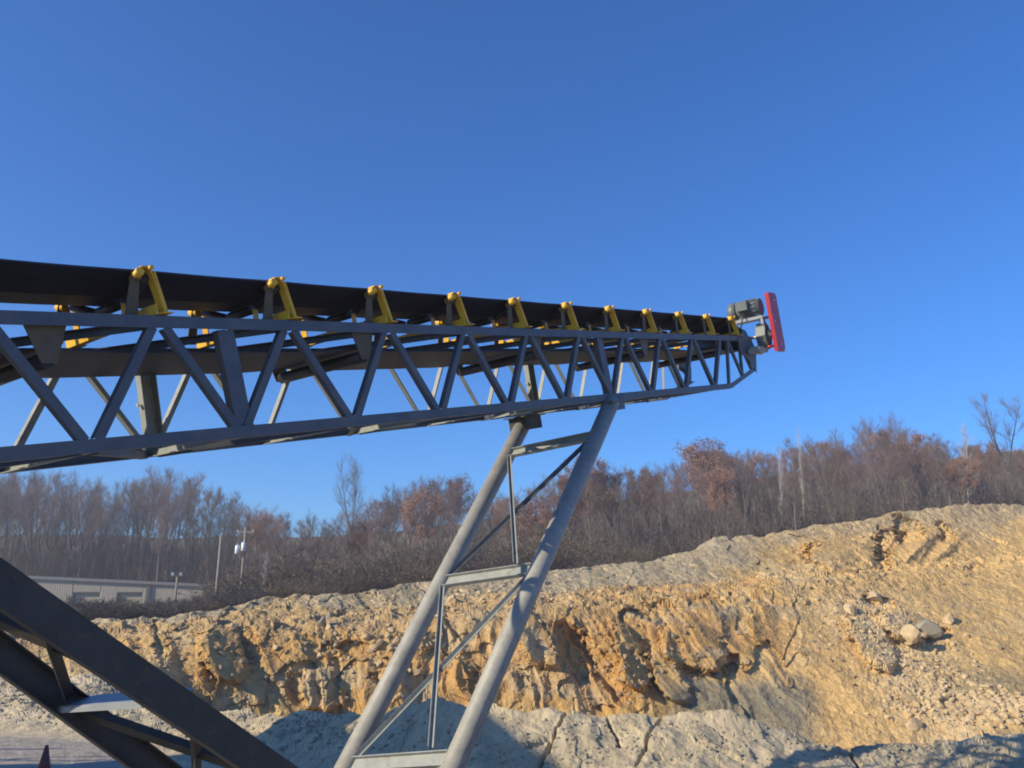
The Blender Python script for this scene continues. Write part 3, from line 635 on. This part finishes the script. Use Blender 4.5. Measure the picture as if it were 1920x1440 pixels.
special(150, 900, 135, KIT['spread'][1], 'dark thick-trunked bare tree with spreading top behind the left half of the shed', .7, rz=1)
special(1322, 838, 108, KIT['russet'][0], 'broad rounded tree with reddish-brown leaves, highest of the russet crowns', 1.15, name='russet_oak')
special(1106, 872, 108, KIT['russet'][1], 'russet-leaved tree just right of the near tube leg top', 1.1, name='russet_oak')
special(1570, 815, 110, KIT['grey'][1], 'dense dark upright bare tree peaking between the pale trunks and the birch', .8)
special(495, 1040, 85, KIT['pale'][0], 'slim pale bare sapling right of the transformer pole', .5, name='bare_sapling')
# understory thicket between the trunks: nobody could count its stems
us = MB(); ur = random.Random(77)
for k in range(4200):
    px = ur.uniform(-150, 2080) if k % 3 else (ur.uniform(1000, 2080) if k % 2 else ur.uniform(-150, 440)); Y_ = ur.uniform(92, 150) if px > 430 else ur.uniform(132, 165); rr = ray(px, 1130); x_ = rr[0] / rr[1] * Y_; z_ = gz(x_, Y_)
    hh = ur.uniform(2.2, 6.5) * (1.5 if px < 430 else 1); lx, ly = ur.uniform(-.35, .35), ur.uniform(-.35, .35)
    P = [Vector((x_ + lx * hh * t, Y_ + ly * hh * t, z_ - .2 + hh * t)) for t in (0, .5, 1)]; us.tube(P, [.05, .035, .01], 3, caps=False)
    for j in range(18):
        t = ur.uniform(.12, .95); q0 = Vector((x_ + lx * hh * t, Y_ + ly * hh * t, z_ + hh * t)); a = ur.uniform(0, 6.28); ln = (1.1 - t) * ur.uniform(.7, 2.0)
        us.tube([q0, q0 + Vector((math.cos(a) * ln, math.sin(a) * ln, ln * ur.uniform(.3, 1.2)))], [.028, .010], 3, caps=False)
uo = bpy.data.objects.new('thicket', rawmesh(us, 'thicket', M['twig_brown'])); COL.objects.link(uo); tag(uo, 'dense brown leafless thicket of saplings filling the wood between the trunks', 'thicket', kind='stuff')
# shrubs and scrub along the crest
def gen_bush(seed, h=2.6, leafy=False):
    rnd = random.Random(seed); cr = MB()
    for k in range(70):
        a = rnd.uniform(0, 6.28); p = Vector((math.cos(a) * rnd.uniform(0, .5), math.sin(a) * rnd.uniform(0, .5), -.2)); d = Vector((math.cos(a) * rnd.uniform(.1, 1.1), math.sin(a) * rnd.uniform(.1, 1.1), 1)).normalized(); ln = h * rnd.uniform(.6, 1.15)
        pts = [p]
        for i in range(4):
            d = (d + Vector((rnd.uniform(-.25, .25), rnd.uniform(-.25, .25), rnd.uniform(-.2, .1)))).normalized(); p = p + d * ln / 4; pts.append(p)
        cr.tube(pts, [.03, .026, .02, .014, .008], 3, caps=False)
        for j in range(26):
            i = rnd.choice([1, 2, 3, 4]); q0 = pts[i]; dd = (d + Vector((rnd.uniform(-1, 1), rnd.uniform(-1, 1), rnd.uniform(-.6, .9)))).normalized(); q1 = q0 + dd * rnd.uniform(.25, .7) * h / 2.6
            cr.tube([q0, q1], [.013, .005], 3, caps=False)
            if rnd.random() < (.5 if leafy else .12):
                for z in range(2):
                    c = q0.lerp(q1, rnd.random()) + Vector((rnd.uniform(-.12, .12),) * 3); e1 = Vector((rnd.uniform(-1, 1), rnd.uniform(-1, 1), rnd.uniform(-1, 1))).normalized() * .06; e2 = e1.orthogonal().normalized() * .04
                    cr.poly([c - e1, c + e2, c + e1, c - e2], [(0, 1, 2, 3)])
    return cr
BU = [rawmesh(gen_bush(s), 'brush_shrub', M['twig_olive']) for s in (1, 2)] + [rawmesh(gen_bush(3, 2.6, True), 'brush_shrub', M['twig_brown']), rawmesh(gen_bush(4, 2.6, True), 'dark_shrub', M['bark_dark'])]
def put_bush(me_, x, y, h, label, group, wide=1., seed=0, sink=0.):
    rnd = random.Random(seed); o = bpy.data.objects.new(me_.name.split('.')[0], me_); COL.objects.link(o); s = h / 2.8
    o.location = (x, y, gz(x, y) - sink); o.scale = (s * wide, s * wide, s); o.rotation_euler = (0, 0, rnd.uniform(0, 6.28)); return tag(o, label, 'shrub', group)
n = 0
for Yd, step, hb in ((84, 34, 3.2), (91, 30, 4.2), (98, 30, 5.0)):
    px = 430
    while px < (1180 if Yd < 95 else 2000):
        px += step * rnd.uniform(.6, 1.4); Y_ = Yd + rnd.uniform(-3, 3) + (8 if px > 1400 else 0)
        if px < 560 and Yd < 90: continue
        rr = ray(px, 1130); x_ = rr[0] / rr[1] * Y_
        a = px < 1050
        put_bush(BU[rnd.choice([0, 0, 1, 2])], x_, Y_, hb * rnd.uniform(.7, 1.25) * (1 if a else .55), 'olive-brown leafless shrub at the wood edge left of the near tube leg' if a else 'brown leafless shrub at the wood edge above the right slope',
                 'shrubs at the wood edge, middle' if a else 'shrubs at the wood edge, right', 1.5, n); n += 1
px = 60
while px < 520:                                # dark brush bank in front of the shed
    px += rnd.uniform(9, 17); Y_ = rnd.uniform(74, 82) ; rr = ray(px, 1130); x_ = rr[0] / rr[1] * Y_
    put_bush(BU[rnd.choice([3, 3, 0])], x_, Y_, rnd.uniform(1.7, 2.5), 'low dark brush shrub on the bank in front of the tan shed', 'dark brush in front of the shed', 1.9, n); n += 1
px = 110
while px < 560:
    px += rnd.uniform(10, 20); Y_ = rnd.uniform(60, 68) ; rr = ray(px, 1130); x_ = rr[0] / rr[1] * Y_
    put_bush(BU[rnd.choice([3, 3, 0])], x_, Y_, rnd.uniform(1.1, 1.7), 'low dark brush shrub right behind the left crest of the quarry face', 'dark brush along the left crest', 2.1, n); n += 1

# ================================================================== shed
M['siding'] = mat('tan_siding', (.40, .36, .27), .55, 0, col2=(.45, .40, .31), scale=.4)
M['roof'] = mat('shed_roof', (.20, .19, .17), .5); M['doorm'] = mat('shed_door', (.43, .40, .28), .5); M['trim'] = mat('dark_trim', (.10, .095, .085), .6)
A = world_at(40, 1085, 112); B = world_at(384, 1101, 115)
ux = Vector((B[0] - A[0], B[1] - A[1], 0)); LEN = ux.length; ux.normalize(); uy = Vector((-ux.y, ux.x, 0))
sh = empty('metal_shed', (A[0], A[1], 0)); sh.rotation_euler = (0, 0, math.atan2(ux.y, ux.x)); tag(sh, 'long low tan ribbed-metal shed with two roll-up doors at the wood edge', 'building')
zr0, zr1 = A[2], B[2]
def roofz(x): return zr0 + (zr1 - zr0) * x / LEN
doors = [(0, 0)]
def sx_of(px):                                   # pixel column -> position along the wall
    r = ray(px, 1110); r = Vector((r[0], r[1], 0)); o = Vector((A[0], A[1], 0))
    t = (o.x * uy.x + o.y * uy.y) / (r.x * uy.x + r.y * uy.y); P = r * t - o; return P.dot(ux)
dspan = [(sx_of(136), sx_of(188)), (sx_of(219), sx_of(268))]
wl = MB(); x = -6.0; cuts = sorted([-6.0, LEN] + [c for d in dspan for c in d]); DTOP = 3.55
def ribs(x0, x1, z0f, z1f):
    x = x0; step = .3
    pts = []; 
    while x < x1 - 1e-3:
        xe = min(x + step, x1); xm = x + step * .72
        for xa, yb in ((x, 0), (min(xm, x1), 0), (min(xm + .02, x1), -.03), (xe, -.03)): pts.append((xa, yb))
        x = xe
    v = []; f = []
    for xa, yb in pts: v += [(xa, yb, z0f(xa)), (xa, yb, z1f(xa))]
    for i in range(len(pts) - 1): f.append((2*i, 2*i+2, 2*i+3, 2*i+1))
    wl.poly(v, f)
isdoor = lambda xm: any(a < xm < b_ for a, b_ in dspan)
for x0, x1 in zip(cuts[:-1], cuts[1:]):
    ribs(x0, x1, (lambda x: DTOP + 1.1) if isdoor((x0 + x1) / 2) else (lambda x: -.5), roofz)
wl.box((-6, .0, -.5), (-5.9, 16, 5.9)); wl.box((LEN - .1, .0, -.5), (LEN, 16, zr1)); wl.box((-6, 15.9, -.5), (LEN, 16, 5))
wl.build('wall', M['siding'], sh)
rf = MB(); rf.poly([(-6.3, -.35, roofz(-6.3) + .02), (LEN + .3, -.35, roofz(LEN) + .02), (LEN + .3, 8, roofz(LEN) + .3), (-6.3, 8, roofz(-6.3) + .3), (LEN + .3, 16.3, roofz(LEN)), (-6.3, 16.3, roofz(-6.3)),
                    (-6.3, -.35, roofz(-6.3) + .22), (LEN + .3, -.35, roofz(LEN) + .22), (LEN + .3, 8, roofz(LEN) + .5), (-6.3, 8, roofz(-6.3) + .5), (LEN + .3, 16.3, roofz(LEN) + .2), (-6.3, 16.3, roofz(-6.3) + .2)],
                   [(0,1,2,3),(3,2,4,5),(6,7,8,9),(9,8,10,11),(0,1,7,6),(4,5,11,10),(1,2,8,7),(2,4,10,8),(0,3,9,6),(3,5,11,9)])
rf.build('roof', M['roof'], sh)
for a, b_ in dspan:
    d = MB()
    for k in range(10): d.box((a + .25, .35, -.3 + k * .5), (b_ - .05, .39 + (k % 2) * .01, -.3 + k * .5 + .48))
    dd = d.build('roll_up_door', M['doorm'], sh)
    MB().box((a, .0, -.3), (a + .2, .34, DTOP + 1.1)).box((b_ - .04, .0, -.3), (b_, .34, DTOP + 1.1)).box((a + .2, .0, DTOP + .95), (b_ - .04, .34, DTOP + 1.1)).build('door_frame', M['trim'], dd)
xd = sx_of(279); MB().box((xd - .22, -.25, -.3), (xd + .22, -.04, roofz(xd))).build('downpipe', M['trim'], sh)

# ================================================================== utility poles and lamp
M['wood'] = mat('pole_wood', (.30, .26, .20), .85, 0, col2=(.22, .18, .14), scale=3); M['white'] = mat('white_enamel', (.75, .76, .78), .35)
def pole_at(px, pyt, Yd, r, label, name='utility_pole', tilt=0):
    P = world_at(px, pyt, Yd); zg = gz(P[0], Yd); h = P[2] - zg
    e = empty(name, (P[0], Yd, zg)); e.rotation_euler = (0, tilt, 0); tag(e, label, 'pole')
    MB().tube([(0, 0, -.5), (0, 0, h)], [r * 1.15, r * .8], 12).build('shaft', M['wood'], e); return e, h
e, h = pole_at(415, 1003, 86, .16, 'bare weathered wooden pole left of the transformer pole, nothing on top')
e, h = pole_at(461, 988, 90, .15, 'wooden utility pole carrying two white transformers near its top')
MB().box((-.9, -.06, h - .6), (.9, .06, h - .48)).build('crossarm', M['wood'], e)
for k in (-.9, .0, .9):
    MB().tube([(k * .9, 0, h - .48), (k * .9, 0, h - .3)], [.05, .03], 8).build('insulator', M['white'], e)
for dx, dz in ((-.62, -2.35), (.0, -2.05)):
    MB().tube([(dx, -.28, h + dz - .45), (dx, -.28, h + dz - .4), (dx, -.28, h + dz + .4), (dx, -.28, h + dz + .46)], [.18, .23, .23, .12], 16).tube([(dx, -.28, h + dz + .46), (dx, -.28, h + dz + .62)], .035, 8).build('transformer', M['white'], e)
MB().box((-.7, -.12, h - 2.3), (.1, -.05, h - 2.2)).build('transformer_bracket', M['trim'], e)
e, h = pole_at(333, 1078, 92, .13, 'short dark yard-light post with two white floodlights in front of the shed', 'yard_light_post')
for dx in (-.42, .42):
    a = MB().tube([(0, 0, h - .15), (dx, -.1, h + .05)], .03, 8).build('lamp_arm', M['trim'], e)
    MB().tube([(dx, -.05, h + .14), (dx, -.22, h + .08), (dx, -.30, h + .02)], [.08, .17, .19], 12).build('floodlight', M['white'], e)

# ================================================================== traffic cone
M['cone'] = mat('cone_orange', (.24, .05, .035), .6, 0, col2=(.15, .04, .03), scale=4); M['coneband'] = mat('cone_band', (.30, .27, .26), .5)
P = world_at(88, 1397, 17.3); zc = P[2]; zg = gz(P[0], 17.3)
cn = empty('traffic_cone', (P[0], 17.3, zg)); tag(cn, 'faded red-orange traffic cone standing on the haul road at the lower left', 'traffic cone'); h = zc - zg
MB().tube([(0, 0, .03), (0, 0, h)], [.17, .028], 24).build('cone_body', M['cone'], cn)
MB().box((-.22, -.22, 0), (.22, .22, .035)).build('base', M['trim'], cn)
f = lambda t: .17 + (.028 - .17) * t + .003
MB().tube([(0, 0, h * .2), (0, 0, h * .36)], [f(.2), f(.36)], 24, caps=False).build('reflective_band', M['coneband'], cn)

# ================================================================== unseen plant-like structure left of the frame, added to cast shadow into view
pl = empty('shadow_plant', (-16.3, 12.8, 0)); tag(pl, 'unseen plant-like structure added left of the stacker conveyor to cast ground shadows', 'added shadow caster')
MB().extrude(RC(2.6, 1.9), (-3.2, 0, 6.6), (3.0, 0, 5.4), (0, 1, 0), (0, 0, 1)).build('shadow_screen_box', M['steel'], pl)
for lx in (-2.8, 0, 2.7):
    for ly in (-1.2, 1.2): MB().extrude(IB(.25, .2, .03), (lx, ly, -.2), (lx, ly, 5.6), (1, 0, 0)).build('leg', M['dark'], pl)
for lx in (-2.8, 0, 2.7): MB().extrude(LP(.15, .15, .02), (lx, -1.2, .4), (lx, 1.2, 4.6), (1, 0, 0)).build('leg_brace', M['dark'], pl)
MB().poly([(-3.6, -1.9, 9.8), (1.4, -1.9, 9.8), (1.4, 1.9, 9.8), (-3.6, 1.9, 9.8), (-2.6, -.9, 7.5), (.4, -.9, 7.0), (.4, .9, 7.0), (-2.6, .9, 7.5)], [(0,1,5,4),(1,2,6,5),(2,3,7,6),(3,0,4,7)]).build('shadow_hopper', M['steel'], pl)
MB().box((-4, 1.4, 4.6), (3.6, 2.2, 4.66)).build('shadow_walkway', M['steel'], pl)
for hz_ in (5.1, 5.6): MB().box((-4, 2.18, hz_), (3.6, 2.22, hz_ + .05)).build('shadow_handrail', M['yellow'], pl)
for lx in (-4, -2.1, -.2, 1.7, 3.56): MB().box((lx, 2.18, 4.66), (lx + .04, 2.22, 5.6)).build('shadow_handrail_post', M['yellow'], pl)
MB().extrude(CH(1.0, .3, .03), (-12, 3.2, 3.3), (-3.4, 3.2, 4.2), (0, 1, 0), (0, 0, -1)).build('shadow_conveyor', M['steel'], pl)
for hz_ in (0, .7): MB().tube([(-12, 2.5 + hz_ * 2, 4.2), (-3.4, 2.5 + hz_ * 2, 5.0)], .05, 8).build('shadow_rail', M['steel'], pl)  # run and rails added to throw stripe shadows on the road
for lx in (-11.5, -7.5): MB().box((lx, 3.1, -.2), (lx + .15, 3.25, 3.4)).build('shadow_conveyor_leg', M['dark'], pl)
MB().box((-5.2, -8.4, 2.6), (-.6, -4.2, 10.6)).box((-5.0, -8.2, -.2), (-4.6, -7.8, 2.6)).box((-1.2, -8.2, -.2), (-.8, -7.8, 2.6)).box((-5.0, -4.8, -.2), (-4.6, -4.4, 2.6)).box((-1.2, -4.8, -.2), (-.8, -4.4, 2.6)).build('shadow_bin', M['steel'], pl)  # block added to stretch the cast shadow further right
MB().box((.6, -.9, 0.2), (2.6, .9, 4.4)).build('shadow_housing', M['dark'], pl)

# ================================================================== boulders and rubble
M['rock_pale'] = mat('pale_rock', (.60, .46, .26), .9, 0, col2=(.42, .31, .17), scale=1.1, bump=.5, bscale=4, spec=.2)
M['rock_brown'] = mat('brown_rock', (.36, .27, .17), .9, 0, col2=(.26, .20, .13), scale=1.5, bump=.5, bscale=4, spec=.2)
M['rock_grey'] = mat('grey_rock', (.35, .32, .24), .9, 0, col2=(.27, .245, .18), scale=1.5, bump=.5, bscale=4, spec=.2)
def rock_mb(seed, sub=2):
    import bmesh
    rnd = random.Random(seed); bm = bmesh.new(); bmesh.ops.create_icosphere(bm, subdivisions=sub, radius=1)
    cuts_ = [(Vector((rnd.uniform(-1, 1), rnd.uniform(-1, 1), rnd.uniform(-1, 1))).normalized(), rnd.uniform(.45, .8)) for _ in range(11)]
    for v in bm.verts:
        for nn, dd in cuts_:
            k = v.co.dot(nn)
            if k > dd: v.co -= nn * (k - dd)
    vs_ = [tuple(v.co) for v in bm.verts]; fs = [tuple(v.index for v in f_.verts) for f_ in bm.faces]; bm.free(); return vs_, fs
ROCKS = [rock_mb(s) for s in range(6)]
def boulder(px, py, sz, label, mt='rock_pale', flat=.7, rot=0, seed=0, group=None):
    p, nrm_ = hit(px, py)
    while p is not None and p.y < 32 and px > 300: py -= 4; p, nrm_ = hit(px, py)
    if p is None: return
    wid = sz * (p - Vector((0, 0, CAMZ))).length / F / 2
    vs_, fs = ROCKS[seed % 6]; mbk = MB().poly(vs_, fs); o = mbk.build('boulder', M[mt])
    o.location = p + Vector((0, -.25 * wid, .1 * wid)); o.scale = (wid, wid * .8, wid * flat); o.rotation_euler = (.2 * seed, rot, seed * 1.3)
    return tag(o, label, 'boulder', group)
boulder(1636, 1122, 42, 'big pale rounded boulder jutting from the upper right slope, its underside dark', flat=.62, seed=1)
boulder(604, 1172, 34, 'long pale slab of rock leaning on the bench, lower left of a pair', 'rock_grey', .4, .9, 2)
boulder(618, 1160, 30, 'long pale slab of rock leaning on the bench, upper right of a pair', 'rock_grey', .4, .9, 3)
boulder(565, 1169, 13, 'small pale round rock on the bench just left of the leaning slabs', 'rock_pale', .9, 0, 4)
boulder(690, 1194, 18, 'pale blocky rock at the lip of the hollow under the bench', 'rock_pale', .8, 0, 5)
boulder(780, 1183, 11, 'small pale rock on the orange patch beside the far tube leg', 'rock_pale', .7, 0, 0)
boulder(822, 1156, 22, 'flat pale rock just right of the far tube leg below the middle crossbar', 'rock_pale', .4, -.2, 1)
boulder(1124, 1110, 15, 'pale rock on the grey upper ledge, left of two beside each other', 'rock_pale', .6, 0, 2)
boulder(1162, 1113, 16, 'pale rock on the grey upper ledge, right of two beside each other', 'rock_pale', .6, 0, 3)
boulder(1012, 1166, 0.1 + 14, 'pale rock at the top of the face just right of the near tube leg', 'rock_pale', .6, 0, 4)
boulder(1350, 1238, 44, 'big ochre block sitting in the middle of the face above its own dark shadow', 'rock_pale', .8, .5, 5)
boulder(1738, 1178, 50, 'large pale angular block in the middle of the rubble tongue', 'rock_grey', .75, .4, 0)
boulder(1700, 1192, 40, 'pale upright block at the left of the dark hollow in the rubble tongue', 'rock_pale', .9, .2, 2)
boulder(1775, 1165, 34, 'tilted pale slab at the top of the rubble tongue', 'rock_pale', .5, .6, 3)
boulder(1592, 1148, 36, 'cracked pale block below and left of the big rounded boulder', 'rock_pale', .6, .7, 4)
boulder(1715, 1362, 40, 'flat cream slab at the foot of the right slope', 'rock_pale', .3, -.1, 5)
boulder(436, 1176, 22, 'yellowish block perched on the top left corner of the face', 'rock_pale', .8, 0, 1)
boulder(405, 1162, 22, 'small yellow-brown block at the left crest of the face', 'rock_brown', .8, 0, 2)
boulder(1250, 1021, 34, 'pale flat-topped rock pile in the scrub below the wood', 'rock_pale', .3, 0, 3)
boulder(145, 1312, 16, 'pale splintered rock on the gravel behind the dark struts', 'rock_pale', .8, .6, 4)
rng2 = random.Random(5)
def rubble(name, mt, cents, label):
    mbk = MB()
    for (cx, cy, rx, ry, n_, s0, s1, tl) in cents:
        for _ in range(n_):
            v_ = rng2.gauss(0, .5); u_ = rng2.gauss(0, .5); p, nn = hit(cx + u_ * rx + v_ * ry * tl, cy + v_ * ry)
            if p is None or p.length > 95 or (name != 'berm_gravel' and p.y < 32): continue
            s_ = s0 + (s1 - s0) * rng2.random() ** 3; vs_, fs = rng2.choice(ROCKS)
            ro = Matrix.Rotation(rng2.uniform(0, 6.28), 3, 'Z') @ Matrix.Rotation(rng2.uniform(0, 6.28), 3, 'X'); sc = (s_, s_ * rng2.uniform(.5, 1), s_ * rng2.uniform(.4, .9))
            mbk.poly([p + ro @ Vector((a * sc[0], b_ * sc[1], c * sc[2])) for a, b_, c in vs_], fs)
    o = mbk.build(name, M[mt]); tag(o, label, 'rubble', kind='stuff')
rubble('rubble', 'rock_pale', [(1700, 1230, 120, 140, 800, .03, .24, .75), (1850, 1325, 100, 30, 900, .04, .34, 0), (1760, 1320, 130, 50, 600, .03, .22, .5), (1600, 1200, 200, 160, 350, .02, .14, .5), (700, 1190, 160, 60, 260, .03, .28, 0), (1050, 1120, 120, 20, 90, .06, .3, 0), (870, 1115, 60, 12, 30, .1, .4, 0)], 'loose pale rubble scattered over the quarry face')
rubble('loose_stones', 'rock_brown', [(500, 1230, 320, 80, 260, .05, .3, 0), (1150, 1240, 260, 90, 260, .05, .3, 0), (1650, 1150, 220, 130, 260, .05, .25, 0)], 'loose brown stones on the quarry face')
rubble('berm_gravel', 'rock_grey', [(1150, 1400, 500, 60, 900, .012, .05, 0), (150, 1310, 260, 40, 600, .03, .12, 0), (560, 1360, 200, 50, 500, .02, .1, 0), (1700, 1400, 240, 40, 500, .015, .08, 0)], 'loose grey gravel lumps on the foreground berm')
import collections; print(collections.Counter(o.name.split('.')[0] for o in bpy.data.objects if not o.parent).most_common(12))
print('tris', sum(len(o.data.polygons) for o in bpy.data.objects if o.type == 'MESH'), 'objects', len(bpy.data.objects), 'trees', cnt, 'bushes', n)

# ------------------------------------------------------------------ air
hz = MB().box((-430, -430, -9), (430, 430, 46)); hm = bpy.data.materials.new('air'); hm.use_nodes = True; hn = hm.node_tree
for n_ in list(hn.nodes):
    if n_.type != 'OUTPUT_MATERIAL': hn.nodes.remove(n_)
pv = hn.nodes.new('ShaderNodeVolumePrincipled'); pv.inputs['Color'].default_value = (.86, .92, 1, 1); pv.inputs['Density'].default_value = .001; pv.inputs['Anisotropy'].default_value = .2
hn.links.new(pv.outputs[0], hn.nodes['Material Output'].inputs['Volume']); hzo = hz.build('haze', hm); tag(hzo, kind='stuff')
scn.cycles.volume_bounces = 0
